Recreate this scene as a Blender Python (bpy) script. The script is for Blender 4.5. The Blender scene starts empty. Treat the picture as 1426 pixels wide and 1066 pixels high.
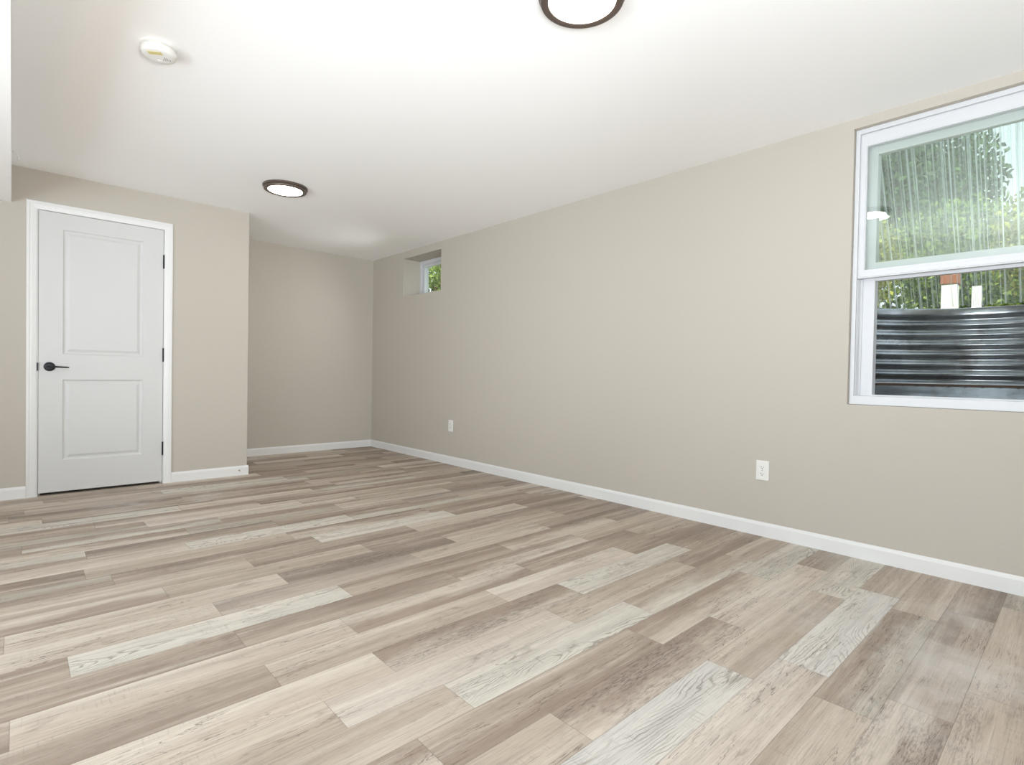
import bpy, bmesh, math, random
from mathutils import Vector, Matrix
random.seed(7)
S = bpy.context.scene
COL = S.collection

# ------------------------------------------------------------------ camera
F_PX, YAW, PITCH, ROLL, EYE = 746.33, 0.7444, -0.01605, 0.01789, 0.94209
cyw, syw = math.cos(YAW), math.sin(YAW)
fw = Vector((syw*math.cos(PITCH), cyw*math.cos(PITCH), math.sin(PITCH)))
rt = Vector((cyw, -syw, 0.0))
up = rt.cross(fw)
r2 = rt*math.cos(ROLL) + up*math.sin(ROLL)
u2 = -rt*math.sin(ROLL) + up*math.cos(ROLL)
cam = bpy.data.cameras.new('camera')
cam.sensor_fit = 'HORIZONTAL'
cam.sensor_width = 36.0
cam.lens = F_PX*36.0/1426.0
cam.clip_start = 0.02
camo = bpy.data.objects.new('camera', cam)
COL.objects.link(camo)
camo.matrix_world = Matrix(((r2.x, u2.x, -fw.x, 0), (r2.y, u2.y, -fw.y, 0), (r2.z, u2.z, -fw.z, EYE), (0, 0, 0, 1)))
S.camera = camo

# ------------------------------------------------------------------ room sizes (metres)
W = 3.2735          # inner face of the wall with the windows
D1 = 5.117          # face of the closet wall with the door
D2 = 6.157          # far wall of the alcove
XC = 1.5045         # outer corner of the closet wall
H = 2.33            # ceiling
SOF = 2.0735        # underside of the dropped ceiling
XS = -0.033         # side face of the dropped ceiling
XL = -2.3           # wall on the left, outside the frame
YB = -2.6           # wall behind the camera
WT = 0.34           # thickness of the outside wall
XO = W + WT
GZ = 1.36           # ground outside

# ------------------------------------------------------------------ world, sun, flash, added fill lights, exposure
S.view_settings.view_transform = 'Standard'
S.view_settings.look = 'None'
S.view_settings.gamma = 1.0
S.view_settings.use_curve_mapping = False
S.view_settings.exposure = 0.11
world = bpy.data.worlds.new('world')
S.world = world
world.use_nodes = True
wn = world.node_tree.nodes
bg = wn['Background']
bg.inputs['Color'].default_value = (0.86, 0.93, 1.0, 1)
bg.inputs['Strength'].default_value = 1.5

sun = bpy.data.lights.new('sun', 'SUN')
sun.energy = 9.0
sun.angle = math.radians(1.0)
sun.color = (1.0, 0.95, 0.86)
suno = bpy.data.objects.new('sun', sun)
COL.objects.link(suno)
suno.rotation_euler = Vector((0.50, 0.30, -0.80)).to_track_quat('-Z', 'Y').to_euler()

lfill = bpy.data.lights.new('left_fill', 'AREA')    # added fill light outside the left wall opening, brightens ceiling and walls
lfill.shape = 'RECTANGLE'
lfill.size, lfill.size_y = 5.0, 1.9
lfill.energy = 262.0
lfill.color = (0.80, 0.91, 1.0)
lfillo = bpy.data.objects.new('left_fill', lfill)
COL.objects.link(lfillo)
lfillo.location = (XL-0.6, 0.4, 0.85)
lfillo.rotation_euler = (math.radians(90+68), 0, math.radians(-90))
high = bpy.data.lights.new('far_fill', 'SPOT')   # added fill spot without a known source, aimed at the far end
high.shadow_soft_size = 0.15
high.spot_size = math.radians(48)
high.spot_blend = 1.0
high.energy = 360.0
high.color = (0.92, 0.97, 1.0)
higho = bpy.data.objects.new('far_fill', high)
COL.objects.link(higho)
higho.location = (0.05, -1.7, 0.75)
higho.rotation_euler = Vector((2.60, 7.7, 1.25)).to_track_quat('-Z', 'Y').to_euler()
small = bpy.data.lights.new('small_window_fill', 'AREA')   # added fill light in the room before the small high window, brightens the alcove
small.shape = 'RECTANGLE'
small.size, small.size_y = 0.60, 0.34
small.energy = 4.2
small.spread = math.radians(125)
small.color = (0.95, 0.98, 1.0)
smallo = bpy.data.objects.new('small_window_fill', small)
COL.objects.link(smallo)
smallo.location = (W-0.10, 5.066, 2.03)
smallo.rotation_euler = Vector((-1.0, 0.25, -0.5)).to_track_quat('-Z', 'Y').to_euler()
flash = bpy.data.lights.new('bounced_flash', 'SPOT')    # the photographer's flash beside the camera, bounced off the ceiling
flash.shadow_soft_size = 0.3
flash.spot_size = math.radians(170)
flash.spot_blend = 0.6
flash.energy = 138.0
flash.color = (0.92, 0.97, 1.0)
flasho = bpy.data.objects.new('bounced_flash', flash)
COL.objects.link(flasho)
flasho.location = (0.38, -0.15, 1.12)
flasho.rotation_euler = Vector((0.25, 0.45, 0.85)).to_track_quat('-Z', 'Y').to_euler()
LAMP = 14.0          # radiance of the ceiling lamps' diffusers

try:
    S.cycles.use_denoising = True
    S.cycles.max_bounces = 14
    S.cycles.diffuse_bounces = 8
    S.cycles.transparent_max_bounces = 24
    S.cycles.sample_clamp_indirect = 6.0
except Exception:
    pass

# ------------------------------------------------------------------ materials
def lin(c):
    c = c/255.0
    return c/12.92 if c <= 0.04045 else ((c+0.055)/1.055)**2.4
def rgb(r, g, b, k=1.0):
    return (lin(r)*k, lin(g)*k, lin(b)*k, 1.0)

class NT:
    """short helper for building node trees"""
    def __init__(s, name):
        s.m = bpy.data.materials.new(name)
        s.m.use_nodes = True
        s.t = s.m.node_tree
        s.t.nodes.clear()
        s.out = s.t.nodes.new('ShaderNodeOutputMaterial')
    def n(s, typ, **kw):
        nd = s.t.nodes.new(typ)
        for k, v in kw.items():
            setattr(nd, k, v)
        return nd
    def put(s, sock, v):
        if hasattr(v, 'is_output') or isinstance(v, bpy.types.NodeSocket):
            s.t.links.new(v, sock)
        else:
            sock.default_value = v
    def math(s, op, a, b=0.0, c=None, clamp=False):
        nd = s.n('ShaderNodeMath', operation=op, use_clamp=clamp)
        s.put(nd.inputs[0], a); s.put(nd.inputs[1], b)
        if c is not None: s.put(nd.inputs[2], c)
        return nd.outputs[0]
    def mix(s, f, a, b, mode='MIX'):
        nd = s.n('ShaderNodeMix', data_type='RGBA', blend_type=mode)
        s.put(nd.inputs[0], f); s.put(nd.inputs[6], a); s.put(nd.inputs[7], b)
        return nd.outputs[2]
    def map(s, vec, scale=(1, 1, 1), loc=(0, 0, 0)):
        nd = s.n('ShaderNodeMapping')
        s.put(nd.inputs['Vector'], vec)
        nd.inputs['Scale'].default_value = scale
        nd.inputs['Location'].default_value = loc
        return nd.outputs[0]
    def noise(s, vec, scale=1.0, detail=4.0, rough=0.55, dist=0.0):
        nd = s.n('ShaderNodeTexNoise')
        s.put(nd.inputs['Vector'], vec)
        nd.inputs['Scale'].default_value = scale
        nd.inputs['Detail'].default_value = detail
        nd.inputs['Roughness'].default_value = rough
        nd.inputs['Distortion'].default_value = dist
        return nd.outputs['Fac']
    def step(s, v, a, b):
        nd = s.n('ShaderNodeMapRange', interpolation_type='SMOOTHSTEP')
        s.put(nd.inputs[0], v)
        nd.inputs[1].default_value = a; nd.inputs[2].default_value = b
        return nd.outputs[0]
    def bsdf(s, color, rough=0.5, metal=0.0, spec=0.5, normal=None):
        nd = s.n('ShaderNodeBsdfPrincipled')
        s.put(nd.inputs['Base Color'], color)
        s.put(nd.inputs['Roughness'], rough)
        s.put(nd.inputs['Metallic'], metal)
        nd.inputs['Specular IOR Level'].default_value = spec
        if normal is not None: s.put(nd.inputs['Normal'], normal)
        return nd
    def bump(s, h, strength=0.1, dist=0.01):
        nd = s.n('ShaderNodeBump')
        nd.inputs['Strength'].default_value = strength
        nd.inputs['Distance'].default_value = dist
        s.put(nd.inputs['Height'], h)
        return nd.outputs[0]
    def done(s, sh):
        s.t.links.new(sh, s.out.inputs['Surface'])
        return s.m

def simple(name, col, rough=0.5, metal=0.0, spec=0.5, nscale=0, bstr=0.0, vary=0.0):
    t = NT(name)
    c = col
    nrm = None
    if nscale:
        co = t.n('ShaderNodeTexCoord').outputs['Object']
        nz = t.noise(co, nscale, 3.0)
        if vary:
            c = t.mix(t.math('MULTIPLY', nz, vary), col, (col[0]*0.6, col[1]*0.6, col[2]*0.6, 1))
        if bstr: nrm = t.bump(nz, bstr, 0.002)
    return t.done(t.bsdf(c, rough, metal, spec, nrm).outputs[0])

M = {}
M['wall'] = simple('wall_paint', rgb(205, 198, 187, 0.84), 0.75, spec=0.25, nscale=260, bstr=0.06)
M['ceiling'] = simple('ceiling_paint', rgb(248, 248, 248), 0.85, spec=0.15, nscale=200, bstr=0.04)
M['trim'] = simple('trim_paint', rgb(226, 226, 225), 0.38, spec=0.45, nscale=90, bstr=0.015)
M['door'] = simple('door_paint', rgb(207, 207, 206), 0.42, spec=0.45, nscale=120, bstr=0.02)
M['vinyl'] = simple('window_vinyl', rgb(212, 213, 216), 0.35, spec=0.5, nscale=40, bstr=0.01)
M['plastic'] = simple('white_plastic', rgb(228, 227, 223), 0.4, spec=0.5, nscale=50, bstr=0.01)
M['plastic_grey'] = simple('grey_plastic', rgb(150, 150, 148), 0.5, nscale=50, bstr=0.01)
M['slot'] = simple('dark_slot', rgb(70, 68, 64), 0.7, nscale=50, bstr=0.01)
M['bronze'] = simple('oil_rubbed_bronze', rgb(104, 91, 83), 0.36, metal=0.45, nscale=60, bstr=0.03, vary=0.3)
M['black_metal'] = simple('black_metal', rgb(46, 46, 48), 0.38, metal=0.7, nscale=60, bstr=0.03)
M['sticker'] = simple('yellow_sticker', rgb(214, 200, 140), 0.6, nscale=60, vary=0.2)
M['bark'] = simple('bark', rgb(92, 76, 60), 0.9, nscale=18, bstr=0.6, vary=0.8)
M['soil'] = simple('soil_and_grass', rgb(120, 124, 74), 0.95, nscale=9, bstr=0.5, vary=0.8)
M['brick'] = simple('red_brown_paint', rgb(150, 92, 66), 0.8, nscale=14, vary=0.5)
M['post'] = simple('white_post_paint', rgb(238, 238, 236), 0.5, nscale=14, vary=0.1)
M['concrete'] = simple('concrete', rgb(176, 172, 164), 0.9, nscale=12, bstr=0.3, vary=0.3)
M['rust'] = simple('rusty_steel', rgb(112, 92, 78), 0.7, metal=0.4, nscale=22, bstr=0.2, vary=0.7)

def lamp_mat():
    t = NT('lamp_diffuser')
    e = t.n('ShaderNodeEmission')
    e.inputs['Color'].default_value = (1.0, 0.965, 0.91, 1)
    e.inputs['Strength'].default_value = LAMP
    return t.done(e.outputs[0])
M['lamp'] = lamp_mat()

def glass_mat(name, tint, f0):
    t = NT(name)
    lw = t.n('ShaderNodeLayerWeight'); lw.inputs['Blend'].default_value = 0.5
    p5 = t.math('POWER', lw.outputs['Facing'], 5.0)
    f = t.math('MULTIPLY_ADD', p5, 1.0-f0, f0, clamp=True)
    tr = t.n('ShaderNodeBsdfTransparent'); tr.inputs['Color'].default_value = tint
    gl = t.n('ShaderNodeBsdfGlossy'); gl.inputs['Roughness'].default_value = 0.01
    mx = t.n('ShaderNodeMixShader')
    t.put(mx.inputs[0], f)
    t.t.links.new(tr.outputs[0], mx.inputs[1]); t.t.links.new(gl.outputs[0], mx.inputs[2])
    return t.done(mx.outputs[0])
M['glass'] = glass_mat('window_glass', (0.955, 0.985, 0.965, 1), 0.08)

def steel_mat():
    t = NT('galvanized_steel')
    co = t.n('ShaderNodeTexCoord').outputs['Object']
    sp = t.noise(co, 26, 3.0)
    blot = t.noise(t.map(co, (1, 1, 2.2)), 3.2, 4.0, 0.6)
    c = t.mix(t.step(blot, 0.35, 0.7), rgb(158, 162, 166), rgb(204, 208, 212))
    c = t.mix(t.math('MULTIPLY', sp, 0.35), c, rgb(96, 98, 100))
    grime = t.step(t.noise(t.map(co, (1, 1, 0.5), (3, 1, 2)), 5.0, 5.0, 0.65), 0.52, 0.72)
    c = t.mix(t.math('MULTIPLY', grime, 0.55), c, rgb(100, 88, 76))
    r = t.math('MULTIPLY_ADD', blot, 0.22, 0.12)
    return t.done(t.bsdf(c, r, 0.84).outputs[0])
M['steel'] = steel_mat()

def poly_mat():
    """dirty clear corrugated plastic: see-through, with milky streaks along the ribs"""
    t = NT('corrugated_polycarbonate')
    uv = t.n('ShaderNodeUVMap', uv_map='UVMap').outputs[0]
    st = t.noise(t.map(uv, (58, 0.12, 1)), 1.0, 3.0, 0.6)
    st2 = t.noise(t.map(uv, (130, 0.25, 1), (4, 2, 0)), 1.0, 2.0, 0.6)
    blot = t.noise(t.map(uv, (3, 2, 1)), 1.0, 4.0)
    milk = t.math('ADD', t.math('MULTIPLY', t.step(st, 0.47, 0.68), 0.50), t.math('MULTIPLY', t.step(st2, 0.52, 0.72), 0.30))
    milk = t.math('MULTIPLY_ADD', blot, 0.08, milk, clamp=True)
    tr = t.n('ShaderNodeBsdfTransparent'); tr.inputs['Color'].default_value = (0.95, 0.98, 0.98, 1)
    gl = t.n('ShaderNodeBsdfGlossy'); gl.inputs['Roughness'].default_value = 0.12
    tl = t.n('ShaderNodeBsdfTranslucent'); tl.inputs['Color'].default_value = (0.86, 0.92, 0.96, 1)
    df = t.n('ShaderNodeBsdfDiffuse'); df.inputs['Color'].default_value = (0.82, 0.86, 0.86, 1)
    td = t.n('ShaderNodeMixShader'); td.inputs[0].default_value = 0.35
    t.t.links.new(tl.outputs[0], td.inputs[1]); t.t.links.new(df.outputs[0], td.inputs[2])
    lw = t.n('ShaderNodeLayerWeight'); lw.inputs['Blend'].default_value = 0.5
    f = t.math('MULTIPLY_ADD', t.math('POWER', lw.outputs['Facing'], 4.0), 0.7, 0.03, clamp=True)
    a = t.n('ShaderNodeMixShader'); t.put(a.inputs[0], f)
    t.t.links.new(tr.outputs[0], a.inputs[1]); t.t.links.new(gl.outputs[0], a.inputs[2])
    b = t.n('ShaderNodeMixShader'); t.put(b.inputs[0], milk)
    t.t.links.new(a.outputs[0], b.inputs[1]); t.t.links.new(td.outputs[0], b.inputs[2])
    return t.done(b.outputs[0])
M['poly'] = poly_mat()

def leaf_mat(name, c1, c2):
    t = NT(name)
    g = t.n('ShaderNodeNewGeometry').outputs['Random Per Island']
    c = t.mix(g, c1, c2)
    p = t.bsdf(c, 0.55, 0.0, 0.3)
    tl = t.n('ShaderNodeBsdfTranslucent'); t.put(tl.inputs['Color'], c)
    mx = t.n('ShaderNodeMixShader'); mx.inputs[0].default_value = 0.35
    t.t.links.new(p.outputs[0], mx.inputs[1]); t.t.links.new(tl.outputs[0], mx.inputs[2])
    return t.done(mx.outputs[0])
M['leaf_dark'] = leaf_mat('leaves_dark', rgb(26, 46, 26), rgb(92, 124, 70))
M['leaf_mid'] = leaf_mat('leaves_mid', rgb(48, 74, 32), rgb(150, 172, 88))
M['leaf_yellow'] = leaf_mat('leaves_yellow_green', rgb(80, 88, 24), rgb(190, 190, 92))

def floor_mat():
    t = NT('vinyl_planks')
    uv = t.n('ShaderNodeUVMap', uv_map='UVMap').outputs[0]
    ed = t.n('ShaderNodeUVMap', uv_map='edge').outputs[0]
    tone = t.n('ShaderNodeAttribute', attribute_name='tone').outputs['Color']
    tone2 = t.n('ShaderNodeAttribute', attribute_name='tone_two').outputs['Color']
    kind = t.n('ShaderNodeSeparateColor')
    t.put(kind.inputs[0], t.n('ShaderNodeAttribute', attribute_name='grain').outputs['Color'])
    k_cath, k_dist, k_side = kind.outputs[0], kind.outputs[1], kind.outputs[2]
    obj = t.n('ShaderNodeTexCoord').outputs['Object']
    sepe = t.n('ShaderNodeSeparateXYZ'); t.put(sepe.inputs[0], ed)
    eu, ev = sepe.outputs[0], sepe.outputs[1]
    # two soft tones lying side by side along the plank
    wob = t.noise(t.map(uv, (1.3, 5, 1)), 1.0, 4.0, 0.62)
    across = t.math('ADD', ev, t.math('MULTIPLY_ADD', wob, 2.2, -1.1))
    band = t.step(across, 0.22, 0.78)
    c = t.mix(band, tone, tone2)
    # long streaks
    s1 = t.noise(t.map(uv, (1.1, 26, 1)), 1.0, 5.0, 0.62, 0.4)
    c = t.mix(t.math('MULTIPLY', t.step(s1, 0.47, 0.74), 0.50), c, t.mix(0.55, c, rgb(112, 96, 84)))
    c = t.mix(t.math('MULTIPLY', t.step(s1, 0.50, 0.26), 0.45), c, rgb(226, 217, 204))
    # knots and smoky patches
    kn = t.noise(t.map(uv, (4.5, 15, 1), (7, 3, 0)), 1.0, 3.0, 0.5, 0.8)
    c = t.mix(t.math('MULTIPLY', t.step(kn, 0.62, 0.78), 0.50), c, rgb(122, 106, 94))
    # fine fibres
    fb = t.noise(t.map(uv, (5, 240, 1)), 1.0, 3.0, 0.6)
    c = t.mix(t.math('MULTIPLY', t.step(fb, 0.46, 0.74), 0.45), c, t.mix(0.6, c, rgb(96, 84, 76)))
    pr = t.noise(t.map(uv, (16, 420, 1), (2, 4, 0)), 1.0, 2.0, 0.6)
    c = t.mix(t.math('MULTIPLY', t.step(pr, 0.56, 0.70), 0.42), c, t.mix(0.7, c, rgb(82, 70, 62)))
    sw = t.noise(t.map(uv, (150, 11, 1), (6, 4, 0)), 1.0, 3.0, 0.6)
    swm = t.step(t.noise(t.map(uv, (3.2, 10, 1), (4, 9, 0)), 1.0, 3.0), 0.52, 0.66)
    c = t.mix(t.math('MULTIPLY', t.math('MULTIPLY', t.step(sw, 0.54, 0.66), swm), 0.30), c, rgb(128, 114, 104))
    # arched oak grain on the pale boards
    sep = t.n('ShaderNodeSeparateXYZ'); t.put(sep.inputs[0], uv)
    warp = t.noise(t.map(uv, (1.15, 5.0, 1), (2, 9, 0)), 1.0, 1.5, 0.45, 0.3)
    jit = t.noise(t.map(uv, (14, 40, 1)), 1.0, 2.0, 0.5)
    ph = t.math('ADD', t.math('MULTIPLY', sep.outputs[1], 70.0), t.math('ADD', t.math('MULTIPLY', warp, 40.0), t.math('MULTIPLY', jit, 1.5)))
    wv = t.math('FRACT', ph)
    ln = t.math('SUBTRACT', 1.0, t.step(t.math('ABSOLUTE', t.math('SUBTRACT', wv, 0.5)), 0.02, 0.20))
    gm = t.math('MULTIPLY', t.step(t.noise(t.map(uv, (3.0, 9, 1), (5, 5, 0)), 1.0, 3.0), 0.42, 0.60), k_cath)
    c = t.mix(t.math('MULTIPLY', t.math('MULTIPLY', ln, gm), 0.62), c, rgb(118, 108, 100))
    # distressed dark saw marks
    d1 = t.noise(t.map(uv, (24, 150, 1)), 1.0, 4.0, 0.78)
    dm = t.math('MULTIPLY', t.step(t.noise(t.map(uv, (1.5, 9, 1), (1, 8, 0)), 1.0, 4.0, 0.6), 0.40, 0.62), k_dist)
    c = t.mix(t.math('MULTIPLY', dm, 0.35), c, rgb(140, 126, 118))
    c = t.mix(t.math('MULTIPLY', t.math('MULTIPLY', dm, t.step(d1, 0.46, 0.60)), 0.65), c, rgb(88, 78, 72))
    # thin cracks
    cr = t.noise(t.map(uv, (2.2, 34, 1), (3, 3, 0)), 1.0, 4.0, 0.6, 1.2)
    crl = t.math('SUBTRACT', 1.0, t.step(t.math('ABSOLUTE', t.math('SUBTRACT', cr, 0.5)), 0.0, 0.016))
    crm = t.step(t.noise(t.map(uv, (1.6, 7, 1), (9, 1, 0)), 1.0, 2.0), 0.48, 0.58)
    c = t.mix(t.math('MULTIPLY', t.math('MULTIPLY', crl, crm), 0.75), c, rgb(96, 84, 74))
    # plaster dust left on the floor near the window and by the closet
    sx = t.n('ShaderNodeSeparateXYZ'); t.put(sx.inputs[0], obj)
    ds = t.noise(obj, 2.3, 5.0, 0.6)
    def blob(px, py, rx, ry):
        a = t.math('MULTIPLY', t.math('SUBTRACT', sx.outputs[0], px), 1.0/rx)
        b = t.math('MULTIPLY', t.math('SUBTRACT', sx.outputs[1], py), 1.0/ry)
        d = t.math('SQRT', t.math('ADD', t.math('MULTIPLY', a, a), t.math('MULTIPLY', b, b)))
        return t.math('SUBTRACT', 1.0, t.step(d, 0.25, 1.0))
    zone = t.math('MAXIMUM', blob(2.35, 0.35, 1.0, 0.75), blob(0.75, 4.35, 0.7, 0.45))
    dust = t.math('MULTIPLY', t.step(ds, 0.44, 0.66), zone)
    c = t.mix(t.math('MULTIPLY', dust, 0.48), c, rgb(212, 209, 205))
    sc = t.noise(t.map(obj, (30, 75, 1)), 1.0, 2.0, 0.6)
    scm = t.math('MULTIPLY', t.step(sc, 0.70, 0.76), t.step(t.noise(obj, 3.1, 2.0), 0.52, 0.62))
    c = t.mix(t.math('MULTIPLY', t.math('MULTIPLY', scm, zone), 0.8), c, rgb(240, 238, 234))
    # joints
    eu2 = t.math('MINIMUM', eu, t.math('SUBTRACT', 0.914, eu))
    ev2 = t.math('MULTIPLY', t.math('MINIMUM', ev, t.math('SUBTRACT', 1.0, ev)), 0.153)
    gap = t.math('SUBTRACT', 1.0, t.step(t.math('MINIMUM', eu2, ev2), 0.0004, 0.0016))
    c = t.mix(t.math('MULTIPLY', gap, 0.40), c, rgb(84, 72, 62))
    hgt = t.math('SUBTRACT', t.math('MULTIPLY', fb, 0.25), gap)
    r = t.math('MULTIPLY_ADD', s1, 0.2, 0.42)
    return t.done(t.bsdf(c, r, 0.0, 0.35, t.bump(hgt, 0.12, 0.0015)).outputs[0])
M['floor'] = floor_mat()

# ------------------------------------------------------------------ geometry helpers
def link(name, bm, mat, parent=None, smooth=False, bevel=0.0):
    me = bpy.data.meshes.new(name)
    bmesh.ops.recalc_face_normals(bm, faces=bm.faces)
    bm.to_mesh(me); bm.free()
    if smooth:
        for p in me.polygons: p.use_smooth = True
    o = bpy.data.objects.new(name, me)
    me.materials.append(M[mat])
    COL.objects.link(o)
    if parent:
        o.parent = parent
    if bevel:
        b = o.modifiers.new('bevel', 'BEVEL')
        b.width = bevel; b.segments = 2; b.limit_method = 'ANGLE'; b.angle_limit = math.radians(40)
    if smooth:
        try:
            e = o.modifiers.new('split', 'EDGE_SPLIT'); e.split_angle = math.radians(35)
        except Exception:
            pass
    return o
def tag(o, label, cat, group=None, kind=None):
    o['label'] = label; o['category'] = cat
    if group: o['group'] = group
    if kind: o['kind'] = kind
    return o
def empty(name, loc=(0, 0, 0)):
    o = bpy.data.objects.new(name, None)
    o.empty_display_size = 0.05
    COL.objects.link(o)
    o.location = loc
    return o
def box(bm, x0, x1, y0, y1, z0, z1):
    v = [bm.verts.new(p) for p in ((x0, y0, z0), (x1, y0, z0), (x1, y1, z0), (x0, y1, z0), (x0, y0, z1), (x1, y0, z1), (x1, y1, z1), (x0, y1, z1))]
    for f in ((0, 3, 2, 1), (4, 5, 6, 7), (0, 1, 5, 4), (1, 2, 6, 5), (2, 3, 7, 6), (3, 0, 4, 7)):
        bm.faces.new([v[i] for i in f])
def boxes(*args):
    bm = bmesh.new()
    for a in args: box(bm, *a)
    return bm
def ring_yz(bm, x0, x1, y0, y1, z0, z1, wl, wr, wb, wt):
    """rectangular ring in the yz plane, outer y0..y1 z0..z1, with separate member widths (mitred, closed)"""
    o = [(y0, z0), (y1, z0), (y1, z1), (y0, z1)]
    i = [(y0+wr, z0+wb), (y1-wl, z0+wb), (y1-wl, z1-wt), (y0+wr, z1-wt)]
    A = [[bm.verts.new((x, p[0], p[1])) for p in L] for x in (x0, x1) for L in (o, i)]
    of, jf, ob, jb = A
    for k in range(4):
        n = (k+1) % 4
        bm.faces.new((of[k], of[n], jf[n], jf[k]))
        bm.faces.new((ob[k], jb[k], jb[n], ob[n]))
        bm.faces.new((of[k], ob[k], ob[n], of[n]))
        bm.faces.new((jf[k], jf[n], jb[n], jb[k]))
def prism(bm, prof, a, b, fn):
    """extrude a closed 2D profile from a to b; fn(p, t) gives the 3D point"""
    A = [bm.verts.new(fn(p, a)) for p in prof]
    B = [bm.verts.new(fn(p, b)) for p in prof]
    n = len(prof)
    for k in range(n):
        bm.faces.new((A[k], A[(k+1) % n], B[(k+1) % n], B[k]))
    bm.faces.new(A); bm.faces.new(B[::-1])
def lathe(bm, prof, cx, cy, seg=64, close_top=True, close_bot=True, axis='z', c3=0.0):
    """prof: list of (radius, height); revolved about a line through (cx, cy)"""
    rings = []
    for r, h in prof:
        if axis == 'z':
            rings.append([bm.verts.new((cx+r*math.cos(2*math.pi*k/seg), cy+r*math.sin(2*math.pi*k/seg), h)) for k in range(seg)])
        else:   # about the y direction: cx = x, cy = z
            rings.append([bm.verts.new((cx+r*math.cos(2*math.pi*k/seg), h, cy+r*math.sin(2*math.pi*k/seg))) for k in range(seg)])
    for a, b in zip(rings[:-1], rings[1:]):
        for k in range(seg):
            bm.faces.new((a[k], a[(k+1) % seg], b[(k+1) % seg], b[k]))
    if close_bot: bm.faces.new(rings[0])
    if close_top: bm.faces.new(rings[-1][::-1])
def tube(bm, pts, rad, seg=10):
    pts = [Vector(p) for p in pts]
    rings = []
    for i, p in enumerate(pts):
        d = (pts[min(i+1, len(pts)-1)]-pts[max(i-1, 0)]).normalized()
        a = d.orthogonal().normalized(); b = d.cross(a)
        if rings:
            pa = prev - prev.dot(d)*d
            a = pa.normalized(); b = d.cross(a)
        prev = a
        r = rad[i] if isinstance(rad, (list, tuple)) else rad
        rings.append([bm.verts.new(p + a*r*math.cos(2*math.pi*k/seg) + b*r*math.sin(2*math.pi*k/seg)) for k in range(seg)])
    for A, B in zip(rings[:-1], rings[1:]):
        for k in range(seg):
            bm.faces.new((A[k], A[(k+1) % seg], B[(k+1) % seg], B[k]))
    bm.faces.new(rings[0][::-1]); bm.faces.new(rings[-1])
def slab_with_holes(us, vs, holes, fn, t0, t1):
    """wall slab over a grid of breakpoints; holes are (u0,u1,v0,v1)"""
    bm = bmesh.new(); cache = {}
    def vt(u, v, t):
        k = (round(u, 5), round(v, 5), t)
        if k not in cache: cache[k] = bm.verts.new(fn(u, v, t))
        return cache[k]
    us = sorted(set(us)); vs = sorted(set(vs))
    def solid(i, j):
        if i < 0 or j < 0 or i >= len(us)-1 or j >= len(vs)-1: return False
        cu, cv = (us[i]+us[i+1])/2, (vs[j]+vs[j+1])/2
        return not any(h[0] < cu < h[1] and h[2] < cv < h[3] for h in holes)
    for i in range(len(us)-1):
        for j in range(len(vs)-1):
            if not solid(i, j): continue
            a, b, c, d = us[i], us[i+1], vs[j], vs[j+1]
            bm.faces.new([vt(*p, t0) for p in ((a, c), (b, c), (b, d), (a, d))])
            bm.faces.new([vt(*p, t1) for p in ((a, d), (b, d), (b, c), (a, c))])
            for (di, dj, p, q) in ((-1, 0, (a, c), (a, d)), (1, 0, (b, c), (b, d)), (0, -1, (a, c), (b, c)), (0, 1, (a, d), (b, d))):
                if not solid(i+di, j+dj):
                    bm.faces.new((vt(*p, t0), vt(*q, t0), vt(*q, t1), vt(*p, t1)))
    return bm
def structure(o, label, cat):
    return tag(o, label, cat, None, 'structure')

# ------------------------------------------------------------------ room shell
# big window opening, small window opening
BW = (-0.02, 0.896, 0.811, 2.279)
SW = (4.69, 5.442, 1.813, 2.248)
bm = slab_with_holes([YB-0.2, BW[0], BW[1], SW[0], SW[1], D2+0.15], [-0.15, BW[2], BW[3], SW[2], SW[3], 3.25], [BW, SW],
                     lambda u, v, t: (t, u, v), W, XO)
structure(link('wall_right', bm, 'wall'), 'long beige painted wall with the two windows in it', 'wall')
structure(link('wall_far', boxes((XL-0.15, W, D2, D2+0.15, -0.15, H)), 'wall'), 'short beige wall at the back of the alcove beside the closet', 'wall')
DH = (0.094, 0.872, -0.5, 2.063)      # door rough opening
bm = slab_with_holes([XL, DH[0], DH[1], XC], [0.0, DH[3], H], [DH], lambda u, v, t: (u, t, v), D1, D1+0.115)
structure(link('wall_closet', bm, 'wall'), 'beige closet wall holding the white panelled door', 'wall')
structure(link('wall_return', boxes((XC-0.115, XC, D1+0.115, D2, 0.0, H)), 'wall'), 'beige side wall of the closet turning into the alcove', 'wall')
PD = (-2.2, 3.0, 0.03, 2.03)  # made-up opening in the left wall, lets the added fill light in
bm = slab_with_holes([YB, PD[0], PD[1], D2], [-0.15, PD[2], PD[3], H], [PD], lambda u, v, t: (t, u, v), XL-0.15, XL)
structure(link('wall_left', bm, 'wall'), 'beige wall on the left with an added wide opening for fill light, unseen', 'wall')
structure(link('wall_back', boxes((XL-0.15, W, YB-0.2, YB, -0.15, H)), 'wall'), 'beige wall behind the camera', 'wall')
structure(link('ceiling', boxes((XL-0.15, W, YB-0.2, D2+0.15, H, H+0.3)), 'ceiling'), 'smooth white ceiling', 'ceiling')
bm = bmesh.new()
xs_ = lambda y: -0.024-0.0064*(y-2.8)
prism(bm, [(XL, YB), (xs_(YB), YB), (xs_(D1), D1), (XL, D1)], SOF, H, lambda p, z_: (p[0], p[1], z_))
structure(link('ceiling_soffit', bm, 'ceiling'), 'lower white boxed ceiling at the left edge', 'ceiling')

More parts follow.
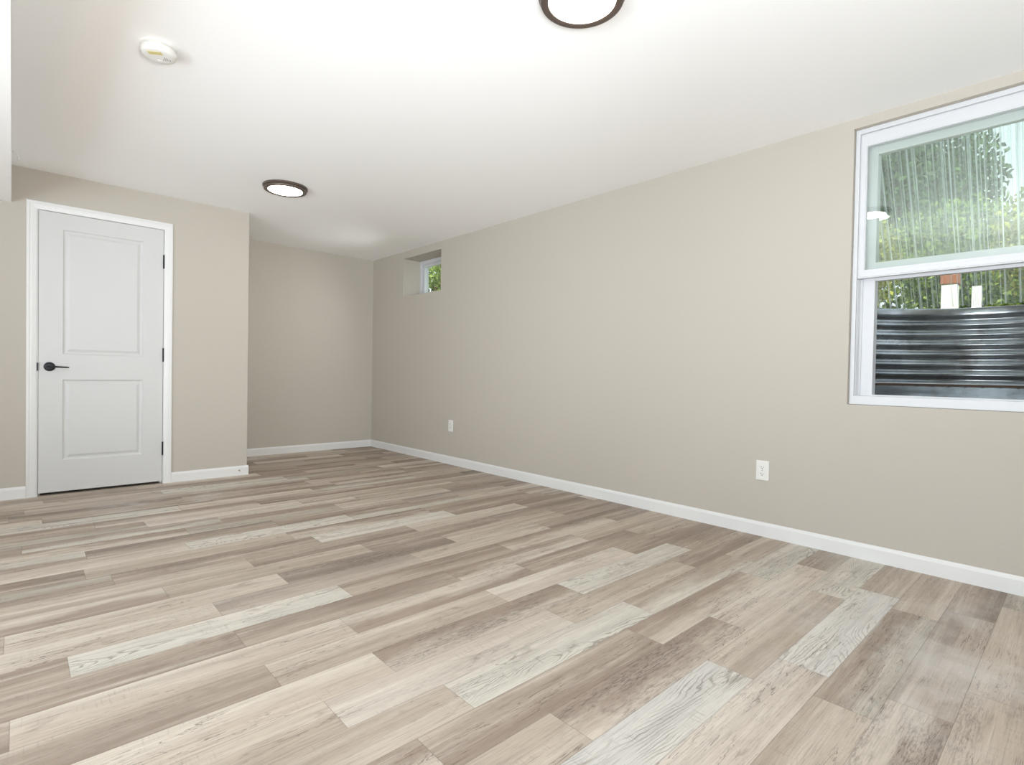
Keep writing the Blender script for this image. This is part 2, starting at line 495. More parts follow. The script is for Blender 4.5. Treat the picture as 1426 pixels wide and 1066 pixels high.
# floor: every plank a quad with its own colours, all in one floor
LEN, WID, Y0 = 0.914, 0.153, 0.086
ENDS = {0: 0.30, 1: 0.068, 2: 0.831, 3: 0.058, 4: 0.777, 5: 0.177, 6: 0.755, 7: 0.031, 8: 0.641, 9: 0.873, 10: 0.578, 11: 0.899,
        12: 0.570, 13: 0.118, 14: 0.575, 15: 0.880, 16: 0.455, 17: 0.831, 18: 0.309, 20: 0.66, 21: 0.249, 22: 0.718, 23: 0.014, 24: 0.563}
PAL = {'tan': ((190, 175, 159), (205, 191, 175)), 'brown': ((165, 148, 133), (188, 172, 156)), 'cream': ((219, 207, 192), (204, 189, 173)),
       'pink': ((212, 199, 185), (223, 212, 199)), 'green': ((218, 213, 201), (222, 215, 203)), 'white': ((224, 219, 210), (219, 215, 209)),
       'grey': ((174, 161, 149), (195, 181, 167)), 'dark': ((155, 140, 127), (181, 165, 150)), 'sage': ((190, 182, 168), (176, 160, 145)),
       'mix': ((214, 202, 187), (171, 154, 139)), 'mixg': ((214, 208, 195), (180, 164, 149))}
# (row, n-th plank from its first joint right of x=0 (or -1)): tone, arched grain, distressed, knots
KNOWN = {(13, 0): ('green', 1, 0), (13, -1): ('brown', 0, .3), (13, 1): ('brown', 0, 0), (14, -1): ('cream', 0, .2), (14, 0): ('grey', 0, .2), (14, 1): ('tan', 0, 0),
         (15, -1): ('cream', 0, 0), (15, 0): ('dark', 0, .9), (15, 1): ('tan', 0, 0), (12, -1): ('brown', 0, .7), (12, 0): ('brown', 0, .2), (12, 1): ('mix', 0, 0),
         (11, -1): ('cream', 0, .1), (11, 0): ('mix', 0, .4), (11, 1): ('brown', 0, 0), (10, -1): ('brown', 0, .2), (10, 0): ('tan', 0, .2), (10, 1): ('pink', 0, 0), (10, 2): ('brown', 0, 0),
         (9, -1): ('cream', 0, 0), (9, 0): ('mix', 0, 1), (9, 1): ('green', .8, 0), (9, 2): ('brown', 0, 0), (8, -1): ('tan', 0, .1), (8, 0): ('pink', 0, .3), (8, 1): ('tan', 0, 0),
         (8, 2): ('brown', 0, .2), (7, 0): ('tan', 0, .1), (7, 1): ('green', 1, 0), (7, 2): ('mixg', 0, 0), (6, -1): ('mix', 0, .2), (6, 0): ('brown', 0, .2), (6, 1): ('mix', 0, 0), (6, 2): ('green', 1, 0),
         (5, 0): ('tan', 0, .3), (5, 1): ('mix', 0, 1), (5, 2): ('pink', 0, 0), (5, 3): ('sage', 0, .2), (4, 0): ('white', 1, 0), (4, 1): ('tan', .2, 0), (4, 2): ('green', 1, 0),
         (3, 1): ('pink', 0, .3), (3, 2): ('white', 1, 0), (3, 3): ('tan', .3, .1), (2, 0): ('tan', .3, 0), (2, 1): ('sage', .2, .2), (2, 2): ('tan', .2, .2), (1, 1): ('mix', 0, 1),
         (1, 2): ('grey', .2, .3), (1, 3): ('dark', 0, .5), (0, 1): ('tan', 0, .6), (0, 2): ('tan', .2, .1), (0, 3): ('sage', 0, .3), (0, 0): ('tan', .3, 0),
         (16, 0): ('tan', 0, .1), (16, 1): ('brown', 0, .6), (16, -1): ('mix', 0, 0), (17, 0): ('brown', 0, .5), (17, -1): ('tan', 0, 0), (17, 1): ('cream', 0, 0), (18, 0): ('brown', 0, .6), (18, 1): ('green', .6, 0), (18, -1): ('sage', 0, 0),
         (20, -1): ('cream', 0, 0), (21, 0): ('dark', 0, .2), (21, -1): ('mixg', 0, 0), (22, 0): ('sage', 0, .1), (22, 1): ('cream', 0, 0), (23, 0): ('mixg', 0, .3), (24, -1): ('sage', 0, 0)}
rnd = random.Random(21)
FX1, FY0, FY1 = W, YB-0.2, D2+0.15
bm = bmesh.new()
uvl = bm.loops.layers.uv.new('UVMap'); edl = bm.loops.layers.uv.new('edge')
t1l = bm.loops.layers.float_color.new('tone'); t2l = bm.loops.layers.float_color.new('tone_two'); gl_ = bm.loops.layers.float_color.new('grain')
FK = 0.86
k0 = math.floor((FY0-Y0)/WID); k1 = math.ceil((FY1-Y0)/WID)
for k in range(k0, k1):
    ya, yb = max(FY0, Y0+k*WID), min(FY1, Y0+(k+1)*WID)
    e = ENDS.get(k, rnd.random()*LEN)
    n = -5
    while e+n*LEN < FX1:
        xa, xb = max(XL, e+n*LEN), min(FX1, e+(n+1)*LEN)
        if xb > XL:
            if (k, n) in KNOWN:
                nm, ca, di = KNOWN[(k, n)]
            else:
                nm = rnd.choices(['tan', 'brown', 'cream', 'pink', 'green', 'grey', 'dark', 'sage', 'mix', 'mixg'], [4, 5, 1.3, .8, .9, 2.5, 2, 1, 2, 1])[0]
                ca = 0.9 if nm in ('green', 'white') else 0.0
                di = rnd.choice([0, 0, .2, .5]) if nm in ('brown', 'grey', 'dark') else 0
            a, b = PAL[nm]
            if rnd.random() < 0.4: a, b = b, a
            j = 1.0+rnd.uniform(-0.05, 0.05)
            ca_, cb_ = rgb(*a, FK*j), rgb(*b, FK*j)
            ou, ov = rnd.uniform(0, 60), rnd.uniform(0, 60)
            vs = [bm.verts.new(p) for p in ((xa, ya, 0), (xb, ya, 0), (xb, yb, 0), (xa, yb, 0))]
            f = bm.faces.new(vs)
            for lp in f.loops:
                x, y = lp.vert.co.x, lp.vert.co.y
                lx, ly = x-(e+n*LEN), y-(Y0+k*WID)
                lp[uvl].uv = (lx+ou, ly+ov)
                lp[edl].uv = (lx, ly/WID)
                lp[t1l] = ca_; lp[t2l] = cb_; lp[gl_] = (ca, di, rnd.random(), 1)
        n += 1
o = structure(link('floor', bm, 'floor'), 'grey brown and cream wood look plank floor', 'floor')
structure(link('floor_slab', boxes((XL-0.15, W, FY0, FY1, -0.15, -0.004)), 'concrete'), 'concrete slab under the plank floor', 'floor')

# baseboards: flat board with a small bevelled top, 84 mm tall
BB = [(0, 0), (0.012, 0), (0.012, 0.066), (0.009, 0.075), (0.004, 0.0835), (0, 0.0835)]
def baseboard(name, a, b, fn, label):
    bm = bmesh.new(); prism(bm, BB, a, b, fn)
    structure(link(name, bm, 'trim'), label, 'baseboard')
baseboard('baseboard_right', YB, D2, lambda p, t: (W-p[0], t, p[1]), 'white baseboard along the long wall with the windows')
baseboard('baseboard_far', XC, W-0.012, lambda p, t: (t, D2-p[0], p[1]), 'white baseboard across the back of the alcove')
baseboard('baseboard_closet', 0.9235, XC+0.012, lambda p, t: (t, D1-p[0], p[1]), 'white baseboard between the door and the wall corner')
baseboard('baseboard_return', D1, D2-0.012, lambda p, t: (XC+p[0], t, p[1]), 'white baseboard on the closet side wall in the alcove')
baseboard('baseboard_left', XL, 0.0385, lambda p, t: (t, D1-p[0], p[1]), 'white baseboard left of the door')

# ------------------------------------------------------------------ the panelled door
dr = structure(empty('door_1', (0.483, D1, 0)), 'white two-panel closet door with black lever handle', 'door')
def dlink(name, bm, mat, parent=dr, **kw):
    bmesh.ops.translate(bm, verts=bm.verts, vec=-Vector(dr.location))
    return link(name, bm, mat, parent, **kw)
# slab
SX0, SX1, SZ0, SZ1 = 0.1045, 0.8615, 0.020, 2.0525
YF = D1+0.004        # face of the slab
def door_panel(bm, x0, x1, z0, z1):
    prof = [(0.0, 0.0), (0.003, 0.0035), (0.010, 0.0085), (0.016, 0.0095), (0.022, 0.0092), (0.036, 0.0035), (0.041, 0.0022)]
    prev = None
    for ins, dep in prof:
        r = [bm.verts.new((x, YF+dep, z)) for x, z in ((x0+ins, z0+ins), (x1-ins, z0+ins), (x1-ins, z1-ins), (x0+ins, z1-ins))]
        if prev:
            for k in range(4):
                bm.faces.new((prev[k], prev[(k+1) % 4], r[(k+1) % 4], r[k]))
        prev = r
    bm.faces.new(prev)
P1 = (0.238, 0.727, 1.026, 1.937); P2 = (0.238, 0.727, 0.249, 0.842)
bm = slab_with_holes([SX0, P1[0], P1[1], SX1], [SZ0, P2[2], P2[3], P1[2], P1[3], SZ1], [P1, P2], lambda u, v, t: (u, t, v), YF, YF+0.034)
door_panel(bm, *P1); door_panel(bm, *P2)
bmesh.ops.remove_doubles(bm, verts=bm.verts, dist=1e-5)
dlink('door_slab', bm, 'door')
# jamb, with the stop behind the slab
JW = 0.0065
bm = boxes((DH[0], SX0-0.0028, D1+0.0005, D1+0.1145, 0, SZ1+0.0028), (SX1+0.0028, DH[1], D1+0.0005, D1+0.1145, 0, SZ1+0.0028),
           (DH[0], DH[1], D1+0.0005, D1+0.1145, SZ1+0.0028, DH[3]),
           (SX0-0.0028, SX0+0.012, YF+0.036, YF+0.07, 0, SZ1+0.0028), (SX1-0.012, SX1+0.0028, YF+0.036, YF+0.07, 0, SZ1+0.0028), (SX0+0.012, SX1-0.012, YF+0.036, YF+0.07, SZ1-0.01, SZ1+0.0028))
dlink('door_jamb', bm, 'trim')
# casing: mitred moulding running up, across and down
CX0, CX1, CZ1 = 0.039, 0.9235, 2.112
cprof = [(0.0, 0.0), (0.0, 0.0125), (0.004, 0.0155), (0.014, 0.0155), (0.019, 0.012), (0.030, 0.0115), (0.040, 0.0095), (0.050, 0.008), (0.0555, 0.006), (0.0575, 0.0)]
bm = bmesh.new()
path = []
for w_, t_ in cprof:
    path.append([bm.verts.new(p) for p in ((CX0+w_, D1-t_, 0), (CX0+w_, D1-t_, CZ1-w_), (CX1-w_, D1-t_, CZ1-w_), (CX1-w_, D1-t_, 0))])
for a, b in zip(path, path[1:]+path[:1]):
    for k in range(3):
        bm.faces.new((a[k], a[k+1], b[k+1], b[k]))
bm.faces.new([p[0] for p in path]); bm.faces.new([p[3] for p in path][::-1])
dlink('door_casing', bm, 'trim')
for zc in (1.798, 1.045, 0.285):
    bm = bmesh.new()
    lathe(bm, [(0.0058, D1-0.0)]*0 or [(0.0058, 0.0), (0.0058, 0.104)], 0.0, 0.0, 14)
    bmesh.ops.translate(bm, verts=bm.verts, vec=(SX1+0.0012, D1-0.0035, zc-0.052))
    lathe(bm, [(0.0035, zc-0.0555), (0.0062, zc-0.052)], SX1+0.0012, D1-0.0035, 14)
    lathe(bm, [(0.0062, zc+0.052), (0.0035, zc+0.0555)], SX1+0.0012, D1-0.0035, 14)
    dlink('hinge', bm, 'black_metal', smooth=True)['label'] = 'black hinge knuckle'
hd = empty('door_handle', (0.165-0.483, YF-D1, 0.935)); hd.parent = dr
hd['label'] = 'black lever handle on a round rose'
def hlink(name, bm, **kw):
    return link(name, bm, 'black_metal', hd, **kw)
bm = bmesh.new()
lathe(bm, [(0.033, 0.0), (0.033, -0.004), (0.030, -0.009), (0.022, -0.011), (0.016, -0.012)], 0, 0, 40, axis='y')
hlink('rose', bm, smooth=True)
bm = bmesh.new()
lathe(bm, [(0.0125, -0.0115), (0.0115, -0.030), (0.012, -0.046)], 0, 0, 24, axis='y')
tube(bm, [(-0.012, -0.042, 0.001), (0.0, -0.047, 0.001), (0.02, -0.049, 0.0005), (0.05, -0.048, -0.001), (0.085, -0.046, -0.003), (0.105, -0.044, -0.004), (0.108, -0.0435, -0.0042)],
     [0.007, 0.0085, 0.0075, 0.006, 0.0052, 0.0046, 0.002], 14)
hlink('lever', bm, smooth=True)
bm = boxes((SX0-0.0075, SX0-0.0005, D1-0.0095, D1+0.012, 0.905, 0.962))
dlink('strike_plate', bm, 'black_metal')['label'] = 'black strike plate'

# spring door stop on the baseboard
t = tag(empty('door_stop', (1.438, D1-0.012, 0.048)), 'small white door stop screwed to the baseboard right of the door', 'door stop')
bm = bmesh.new(); lathe(bm, [(0.011, 0.0), (0.011, -0.004), (0.006, -0.008)], 0, 0, 20, axis='y'); link('mount', bm, 'plastic', t, smooth=True)
bm = bmesh.new()
tube(bm, [(0.0052*math.cos(a*0.9), -0.007-0.042*a/60.0, 0.0052*math.sin(a*0.9)) for a in range(61)], 0.0012, 6); link('spring', bm, 'plastic_grey', t, smooth=True)['label'] = 'grey coiled spring'
bm = bmesh.new(); lathe(bm, [(0.006, -0.048), (0.0085, -0.050), (0.0085, -0.060), (0.006, -0.064)], 0, 0, 20, axis='y'); link('tip', bm, 'plastic', t, smooth=True)

# ------------------------------------------------------------------ big window, lower sash raised
w1 = structure(empty('window_1', (W+0.03, 0.438, BW[2])), 'large white window with its lower sash raised', 'window')
def w1link(name, bm, mat, parent=w1, **kw):
    v = -Vector(w1.location)
    bmesh.ops.translate(bm, verts=bm.verts, vec=v)
    return link(name, bm, mat, parent, **kw)
y0, y1, z0, z1 = BW[0]+0.001, BW[1]-0.001, BW[2]+0.001, BW[3]-0.001
bm = bmesh.new()
ring_yz(bm, W+0.030, W+0.044, y0, y1, z0, z1, 0.020, 0.020, 0.046, 0.024)
ring_yz(bm, W+0.044, W+0.150, y0, y1, z0, z1, 0.016, 0.016, 0.046, 0.018)
ring_yz(bm, W+0.092, W+0.150, y0+0.016, y1-0.016, z0+0.040, z1-0.018, 0.074, 0.074, 0.013, 0.074)
w1link('window_frame', bm, 'vinyl', bevel=0.0012)
# side tracks: slim ribs on the jambs below the raised sash
bm = bmesh.new()
for s in (0, 1):
    def yy(a): return (y1-a) if s == 0 else (y0+a)
    for xa, xb, a in ((0.050, 0.056, 0.024), (0.066, 0.072, 0.026), (0.082, 0.0915, 0.036)):
        ya, yb = sorted((yy(0.016), yy(a)))
        box(bm, W+xa, W+xb, ya, yb, z0+0.046, 1.484)
w1link('sash_track', bm, 'vinyl', bevel=0.0008)
# sliding sash
sa = empty('sliding_sash', (0, 0, 0)); sa.parent = w1
sa['label'] = 'inner sash pushed up in front of the fixed sash'
bm = bmesh.new()
ring_yz(bm, W+0.046, W+0.078, y0+0.0175, y1-0.0175, 1.487, 2.256, 0.0335, 0.0335, 0.044, 0.068)
ring_yz(bm, W+0.0425, W+0.046, y0+0.0255, y1-0.0255, 1.493, 2.249, 0.0215, 0.0215, 0.026, 0.055)
w1link('sash_rail', bm, 'vinyl', sa, bevel=0.0015)
w1link('sash_glass', boxes((W+0.058, W+0.064, y0+0.049, y1-0.049, 1.529, 2.190)), 'glass', sa)
fs = empty('fixed_sash', (0, 0, 0)); fs.parent = w1
bm = bmesh.new()
ring_yz(bm, W+0.094, W+0.128, y0+0.0165, y1-0.0165, 1.474, 2.26, 0.066, 0.066, 0.098, 0.112)
w1link('sash_rail', bm, 'vinyl', fs, bevel=0.0015)
w1link('sash_glass', boxes((W+0.112, W+0.118, y0+0.080, y1-0.080, 1.570, 2.150)), 'glass', fs)

# ------------------------------------------------------------------ small high window in its deep recess
w2 = structure(empty('window_2', (W+0.22, (SW[0]+SW[1])/2, SW[2])), 'small high window deep in the wall recess', 'window')
def w2link(name, bm, mat, parent=w2, **kw):
    bmesh.ops.translate(bm, verts=bm.verts, vec=-Vector(w2.location))
    return link(name, bm, mat, parent, **kw)
bm = bmesh.new()
a0, a1, b0, b1 = SW[0]+0.001, SW[1]-0.001, SW[2]+0.001, SW[3]-0.001
ring_yz(bm, W+0.222, W+0.236, a0, a1, b0, b1, 0.040, 0.040, 0.030, 0.040)
ring_yz(bm, W+0.236, W+0.330, a0, a1, b0, b1, 0.028, 0.028, 0.026, 0.030)
w2link('window_frame', bm, 'vinyl', bevel=0.001)
bm = bmesh.new()
ring_yz(bm, W+0.246, W+0.280, a0+0.029, a1-0.029, b0+0.027, b1-0.031, 0.042, 0.042, 0.036, 0.040)
sw = w2link('window_sash', bm, 'vinyl', bevel=0.001)
bm = boxes((W+0.260, W+0.266, a0+0.070, a1-0.070, b0+0.062, b1-0.070))
w2link('sash_glass', bm, 'glass', sw)

# made-up frame round the unseen left wall opening that admits the fill light
d2 = structure(empty('light_opening', (XL-0.1, 0.4, 0.03)), 'white frame of the added, unseen light opening in the left wall', 'door')
bm = bmesh.new()
ring_yz(bm, XL-0.13, XL-0.04, PD[0]+.001, PD[1]-.001, PD[2]+.001, PD[3]-.001, 0.05, 0.05, 0.05, 0.05)
for yc in (-0.9, 0.4, 1.7): box(bm, XL-0.12, XL-0.05, yc-0.03, yc+0.03, PD[2]+.051, PD[3]-.051)
bmesh.ops.translate(bm, verts=bm.verts, vec=-Vector(d2.location)); link('opening_frame', bm, 'vinyl', d2)

# ------------------------------------------------------------------ ceiling lamps
def ceiling_lamp(x, y, label):
    t = tag(empty('ceiling_lamp', (x, y, H)), label, 'ceiling lamp', 'round ceiling lamps')
    bm = bmesh.new(); lathe(bm, [(0.159, 0.0), (0.159, -0.010), (0.154, -0.015), (0.140, -0.016)], 0, 0, 72); link('base_plate', bm, 'bronze', t, smooth=True)
    bm = bmesh.new()
    prof = [(0.150, -0.0155), (0.1525, -0.024), (0.150, -0.030), (0.143, -0.0335), (0.127, -0.0325), (0.1225, -0.030), (0.1225, -0.017)]
    lathe(bm, prof, 0, 0, 72, close_top=False, close_bot=False)
    link('trim_ring', bm, 'bronze', t, smooth=True)
    bm = bmesh.new(); lathe(bm, [(0.1222, -0.0175), (0.1222, -0.0285), (0.10, -0.0305), (0.05, -0.032), (0.012, -0.0325)], 0, 0, 72)
    link('lamp_diffuser', bm, 'lamp', t, smooth=True)
    return t
def copy_thing(o, loc, label):
    c = o.copy(); COL.objects.link(c); c.location = loc; c['label'] = label
    for ch in o.children:
        k = ch.copy(); COL.objects.link(k); k.parent = c
        for g in ch.children:
            q = g.copy(); COL.objects.link(q); q.parent = k
    return c
L1 = ceiling_lamp(1.506, 1.295, 'large bronze-rimmed round ceiling lamp cut off by the top edge of the photo')
copy_thing(L1, (1.487, 4.19, H), 'bronze-rimmed round ceiling lamp farther back, in front of the closet wall')
copy_thing(L1, (1.5, -1.5, H), 'bronze-rimmed round ceiling lamp behind the camera')

# smoke detector
t = tag(empty('smoke_detector', (0.444, 2.775, H)), 'white round smoke detector on the ceiling above the door side', 'smoke detector')
bm = bmesh.new(); lathe(bm, [(0.068, 0.0), (0.068, -0.007), (0.064, -0.010), (0.060, -0.0105)], 0, 0, 56); link('mounting_base', bm, 'plastic', t, smooth=True)
bm = bmesh.new(); lathe(bm, [(0.059, -0.0100), (0.0595, -0.012), (0.0655, -0.016), (0.0665, -0.030), (0.0635, -0.038), (0.058, -0.0425), (0.045, -0.044), (0.02, -0.0445)], 0, 0, 56)
body = link('detector_body', bm, 'plastic', t, smooth=True)
bm = bmesh.new()
box(bm, -0.026, 0.026, -0.011, 0.011, -0.0455, -0.0435)
bmesh.ops.rotate(bm, verts=bm.verts, cent=(0, 0, 0), matrix=Matrix.Rotation(math.radians(-33), 3, 'Z'))
bmesh.ops.translate(bm, verts=bm.verts, vec=(-0.018, -0.026, 0))
link('sticker', bm, 'sticker', t)['label'] = 'yellow sticker'
bm = bmesh.new()
for k in range(5):
    box(bm, 0.018+k*0.006, 0.0205+k*0.006, -0.016+k*0.002, 0.014-k*0.002, -0.0448, -0.0437)
link('sounder_grille', bm, 'plastic_grey', t)['label'] = 'grey sounder slots'
bm = bmesh.new(); lathe(bm, [(0.0085, -0.0465), (0.0095, -0.043)], 0.008, 0.030, 20); link('test_button', bm, 'plastic', t, smooth=True)

# small curl of white wire where the lower ceiling meets the ceiling
bm = bmesh.new()
tube(bm, [(0.0, 0, 0.0), (0.012, 0.0, -0.002), (0.026, 0.002, -0.010), (0.034, 0.004, -0.022), (0.034, 0.006, -0.034), (0.028, 0.008, -0.042)], 0.0045, 10)
o = link('cable_end', bm, 'plastic', smooth=True); o.location = (XS-0.002, 4.78, H-0.006)
tag(o, 'tiny white curl of cable beside the lower ceiling box', 'cable')

# ------------------------------------------------------------------ power outlets
def outlet(y, z, label):
    t = tag(empty('power_outlet', (W, y, z)), label, 'power outlet', 'white power outlets on the long wall')
    bm = bmesh.new()
    prof = [(0.0, 0.0), (0.0, 0.0035), (0.0025, 0.0058), (0.006, 0.0063)]
    prev = None
    for ins, d in prof:
        r = [bm.verts.new((-d, yy_, zz_)) for yy_, zz_ in ((-0.0375+ins, -0.0585+ins), (0.0375-ins, -0.0585+ins), (0.0375-ins, 0.0585-ins), (-0.0375+ins, 0.0585-ins))]
        if prev:
            for k in range(4): bm.faces.new((prev[k], prev[(k+1) % 4], r[(k+1) % 4], r[k]))
        else: bm.faces.new(r[::-1])
        prev = r
    bm.faces.new(prev)
    link('cover_plate', bm, 'plastic', t)
    for s in (1, -1):
        zc = 0.0195*s
        bm = bmesh.new()
        pts = []
        for k in range(32):
            a = 2*math.pi*k/32
            pts.append((max(-0.0170, min(0.0170, 0.0185*math.cos(a))), zc+max(-0.0145, min(0.0145, 0.0185*math.sin(a)))))
        prism(bm, pts, 0.005, 0.0082, lambda p, d: (-d, p[0], p[1]))
        so = link('socket', bm, 'plastic', t)
        bm = boxes((-0.0085, -0.0060, 0.0052, 0.0076, zc-0.002, zc+0.007), (-0.0085, -0.0060, -0.0074, -0.0054, zc-0.002, zc+0.006))
        prism(bm, [(0.003*math.cos(2*math.pi*k/14), zc-0.0075+0.003*math.sin(2*math.pi*k/14)) for k in range(14)], 0.006, 0.0085, lambda p, d: (-d, p[0], p[1]))
        link('socket_slot', bm, 'slot', so)['label'] = 'dark plug slots'
    bm = bmesh.new(); prism(bm, [(0.003*math.cos(2*math.pi*k/16), 0.003*math.sin(2*math.pi*k/16)) for k in range(16)], 0.006, 0.0072, lambda p, d: (-d, p[0], p[1]))
    link('screw', bm, 'plastic_grey', t)
    return t
o1 = outlet(1.3285, 0.3915, 'white power outlet on the long wall, nearest to the large window')
copy_thing(o1, (W, 4.4715, 0.397), 'white power outlet far down the long wall, below the small high window')

# ------------------------------------------------------------------ outside: ground, window well, clear cover, plants
# galvanised corrugated well, half ring
RIM, BOT = 1.428, 0.915
WCX, WCY, WA, WB_ = XO+0.03, 0.44, 0.92, 0.72
def well_pt(a, off):
    return WCX+(WA+off)*math.sin(a), WCY+(WB_+off)*math.cos(a)
well = tag(empty('window_well', (WCX, WCY, 0.30)), 'curved corrugated metal window well outside the large window', 'window well')
def shell(rows, thick, n=72):
    """rows: (offset, z); a thin steel sheet of that profile bent round the well"""
    bm = bmesh.new()
    loop = [(o_, z) for o_, z in rows] + [(o_+thick, z) for o_, z in rows[::-1]]
    rings = []
    for k in range(n+1):
        a = math.pi*k/n
        rings.append([bm.verts.new((*[c for c in well_pt(a, o_)], z)) for o_, z in loop])
    m = len(loop)
    for A, B in zip(rings[:-1], rings[1:]):
        for i in range(m):
            bm.faces.new((A[i], A[(i+1) % m], B[(i+1) % m], B[i]))
    bm.faces.new(rings[0]); bm.faces.new(rings[-1][::-1])
    bmesh.ops.translate(bm, verts=bm.verts, vec=-Vector(well.location))
    return bm
rows = [(0.012, RIM), (0.004, RIM-0.004), (0.0, RIM-0.012), (0.0, RIM-0.036)]
z = RIM-0.045; i = 0
while z > BOT+0.012:
    rows.append((0.020*(0.5-0.5*math.cos(2*math.pi*(RIM-0.045-z)/0.066)), z)); z -= 0.0066
link('corrugated_panel', shell(rows, 0.003), 'steel', well, smooth=True)
rows = [(-0.012, BOT+0.012), (-0.030, BOT+0.010), (-0.032, BOT+0.006), (-0.030, BOT-0.004), (-0.006, BOT-0.006)]
fl = link('flange', shell(rows, 0.020), 'rust', well); fl['label'] = 'rusty brown flange with bolt holes'
bm = bmesh.new()
for k in range(26):
    a = math.pi*(k+0.5)/26
    x, y = well_pt(a, -0.0325)
    c = Vector((x, y, BOT+0.001))
    d = Vector((math.sin(a), math.cos(a), 0))
    tube(bm, [c-d*0.0012, c+d*0.004], 0.0055, 10)
bmesh.ops.translate(bm, verts=bm.verts, vec=-Vector(well.location))
link('bolt_hole', bm, 'slot', fl)['kind'] = 'stuff'
rows = [(-0.028, BOT-0.005), (-0.034, BOT-0.012), (-0.075, BOT-0.05), (-0.115, BOT-0.085), (-0.125, BOT-0.10), (-0.127, BOT-0.30), (-0.127, BOT-0.56)]
link('lower_panel', shell(rows, 0.004), 'steel', well, smooth=True)
bm = bmesh.new()
pts = [well_pt(math.pi*k/40, 0.03) for k in range(41)]
vs = [bm.verts.new((x, y, 0.33)) for x, y in pts] + [bm.verts.new((XO, WCY-WB_-0.03, 0.33)), bm.verts.new((XO, WCY+WB_+0.03, 0.33))]
bm.faces.new(vs)
structure(link('well_floor', bm, 'concrete'), 'gravel bottom of the window well', 'ground')

# ground around the well
bm = bmesh.new()
inner = [(XO, WCY+WB_+0.02)] + [well_pt(math.pi*k/40, 0.02) for k in range(41)] + [(XO, WCY-WB_-0.02)]
GX, GY0, GY1 = 22.0, -10.0, 24.0
n = len(inner)
outer = []
for k in range(n):
    t_ = k/(n-1)
    if t_ < 1/3: outer.append((XO+(GX-XO)*t_*3, GY1))
    elif t_ < 2/3: outer.append((GX, GY1+(GY0-GY1)*(t_*3-1)))
    else: outer.append((GX-(GX-XO)*(t_*3-2), GY0))
A = [bm.verts.new((x, y, GZ)) for x, y in inner]; B = [bm.verts.new((x, y, GZ)) for x, y in outer]
for k in range(n-1):
    bm.faces.new((A[k], B[k], B[k+1], A[k+1]))
structure(link('yard_ground', bm, 'soil'), 'grassy ground outside the windows', 'ground')

# clear corrugated cover leaning from the rim to the house
bm = bmesh.new()
uvl = bm.loops.layers.uv.new('UVMap')
PA, PB = Vector((WCX+WA+0.016, 0, RIM+0.012)), Vector((XO+0.02, 0, 3.02))
PY0, PY1, PN = -0.75, 1.75, 420
d = (PB-PA); nrm = Vector((-d.z, 0, d.x)).normalized()
rowsv = []
for k in range(PN+1):
    y = PY0+(PY1-PY0)*k/PN
    off = 0.009*math.sin(2*math.pi*y/0.068)
    rowsv.append([bm.verts.new(PA+Vector((0, y, 0))+nrm*(off+s)) for s in (0, 0.0012)] + [bm.verts.new(PB+Vector((0, y, 0))+nrm*(off+s)) for s in (0.0012, 0)])
def quad(vs, uvs):
    f = bm.faces.new(vs)
    for lp, u in zip(f.loops, uvs): lp[uvl].uv = u
    f.smooth = True
for k in range(PN):
    a, b = rowsv[k], rowsv[k+1]
    ya, yb = PY0+(PY1-PY0)*k/PN, PY0+(PY1-PY0)*(k+1)/PN
    quad((a[0], b[0], b[3], a[3]), ((ya, 0), (yb, 0), (yb, 2), (ya, 2)))
o = link('well_cover', bm, 'poly')
sm = o.modifiers.new('sheet', 'SOLIDIFY'); sm.thickness = 0.0012
tag(o, 'clear corrugated plastic cover leaning over the metal window well', 'window well cover')

# plants
def leaves(bm, c, rad, n, size, rnd, clumps=14):
    cs = []
    for _ in range(clumps):
        v = Vector((rnd.gauss(0, 1), rnd.gauss(0, 1), rnd.gauss(0, 1))).normalized()*rnd.uniform(0.3, 0.8)
        cs.append(Vector((c[0]+v.x*rad[0], c[1]+v.y*rad[1], c[2]+v.z*rad[2])))
    for _ in range(n):
        b = rnd.choice(cs)
        p = b + Vector((rnd.gauss(0, .30)*rad[0], rnd.gauss(0, .30)*rad[1], rnd.gauss(0, .24)*rad[2]))
        e = Vector(((p.x-c[0])/rad[0], (p.y-c[1])/rad[1], (p.z-c[2])/rad[2]))
        if e.length > 1.0:
            e = e/e.length*rnd.uniform(0.8, 1.0)
            p = Vector((c[0]+e.x*rad[0], c[1]+e.y*rad[1], c[2]+e.z*rad[2]))
        a = Vector((rnd.gauss(0, 1), rnd.gauss(0, 1), rnd.gauss(0, .6))).normalized()
        q = a.orthogonal().normalized()
        q.rotate(Matrix.Rotation(rnd.uniform(0, 6.28), 3, a))
        r = a.cross(q)
        s = size*rnd.uniform(.6, 1.3)
        t_ = p+q*s; m1 = p+q*s*.5+r*s*.3+a*s*.08; m2 = p+q*s*.5-r*s*.3+a*s*.08; mm = p+q*s*.5
        v = [bm.verts.new(x) for x in (p, m1, t_, m2, mm)]
        bm.faces.new((v[0], v[1], v[4])); bm.faces.new((v[1], v[2], v[4])); bm.faces.new((v[2], v[3], v[4])); bm.faces.new((v[3], v[0], v[4]))
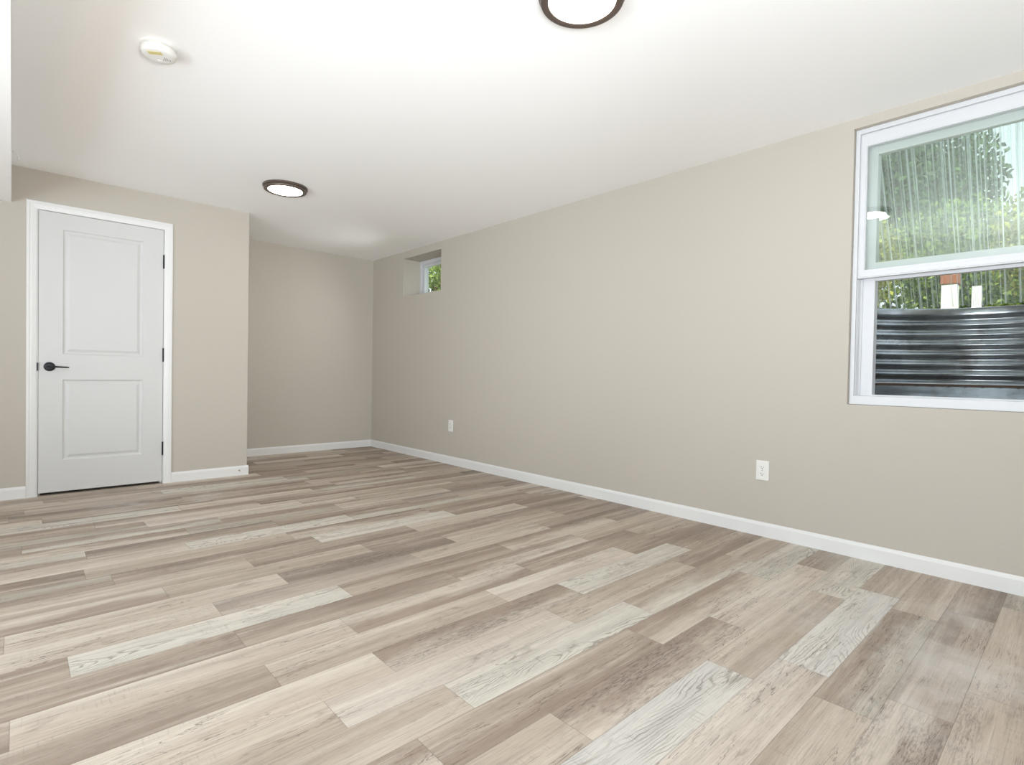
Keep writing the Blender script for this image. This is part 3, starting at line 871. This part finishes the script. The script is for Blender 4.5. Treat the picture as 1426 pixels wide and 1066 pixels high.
def plant(name, x, y, ctr_z, rad, n, size, leaf, trunk_r, label, cat, seed, group=None):
    rr = random.Random(seed)
    t = tag(empty(name, (x, y, GZ)), label, cat, group)
    bm = bmesh.new()
    top = ctr_z-GZ
    tube(bm, [(0, 0, -0.05), (0.02, 0.03, top*.35), (-0.03, 0.02, top*.7), (0.03, 0, top+rad[2]*.4)], [trunk_r*1.2, trunk_r, trunk_r*.8, trunk_r*.35], 9)
    for k in range(7):
        a = rr.uniform(0, 6.28); h = top*rr.uniform(.45, 1.0)
        tube(bm, [(0, 0, h), (math.cos(a)*rad[0]*.3, math.sin(a)*rad[1]*.3, h+rad[2]*.2), (math.cos(a)*rad[0]*.75, math.sin(a)*rad[1]*.75, h+rad[2]*.45)], [trunk_r*.45, trunk_r*.3, trunk_r*.1], 6)
    link('trunk' if cat == 'tree' else 'stem', bm, 'bark', t, smooth=True)
    bm = bmesh.new()
    leaves(bm, (0, 0, top), rad, n, size, rr, 22)
    for v in bm.verts:
        if v.co.z < 0.0: v.co.z = 0.0
    link('foliage', bm, leaf, t)
plant('shrub', 5.65, 1.62, 2.0, (0.42, 0.45, 0.58), 4200, 0.055, 'leaf_yellow', 0.025, 'yellow green shrub just above the metal rim, at the left edge of the large window', 'shrub', 4)
plant('shrub', 5.75, 0.10, 2.0, (0.45, 0.50, 0.58), 4600, 0.055, 'leaf_yellow', 0.025, 'yellow green shrub just above the metal rim, right of the white post', 'shrub', 5)
plant('shrub', 7.75, 1.15, 2.2, (0.6, 1.15, 0.80), 9000, 0.065, 'leaf_mid', 0.03, 'wide green shrub directly behind the white post', 'shrub', 6)
plant('tree', 9.4, 2.45, 3.9, (1.3, 0.95, 1.85), 13000, 0.11, 'leaf_dark', 0.12, 'dark leafy tree at the left side of the large window', 'tree', 1)
plant('tree', 12.2, 1.86, 4.2, (1.2, 0.80, 2.0), 8000, 0.11, 'leaf_dark', 0.10, 'bluish green tree in the middle of the large window', 'tree', 2)
plant('tree', 16.0, 0.35, 3.1, (1.6, 3.0, 1.45), 12000, 0.13, 'leaf_mid', 0.10, 'low wide tree under the patch of sky at the right side of the large window', 'tree', 3)
plant('tree', 7.4, 10.6, 3.0, (1.5, 1.8, 1.5), 9000, 0.10, 'leaf_mid', 0.12, 'green tree outside the small high window', 'tree', 7)

# post with a white lower half
t = tag(empty('garden_post', (6.6, 0.96, GZ)), 'white post with red brown top seen above the metal rim', 'post')
link('post_shaft', boxes((-0.06, 0.06, -0.06, 0.06, 0, 0.515)), 'post', t, bevel=0.004)
link('post_top', boxes((-0.068, 0.068, -0.068, 0.068, 0.515, 0.68)), 'brick', t, bevel=0.006)['label'] = 'red brown top'
bm = boxes((-0.03, 0.03, -0.035, 0.035, 0, 0.50))
t = tag(link('fence_stake', bm, 'post', bevel=0.004), 'thin white stake to the right of the white post', 'stake'); t.location = (6.75, 0.78, GZ)
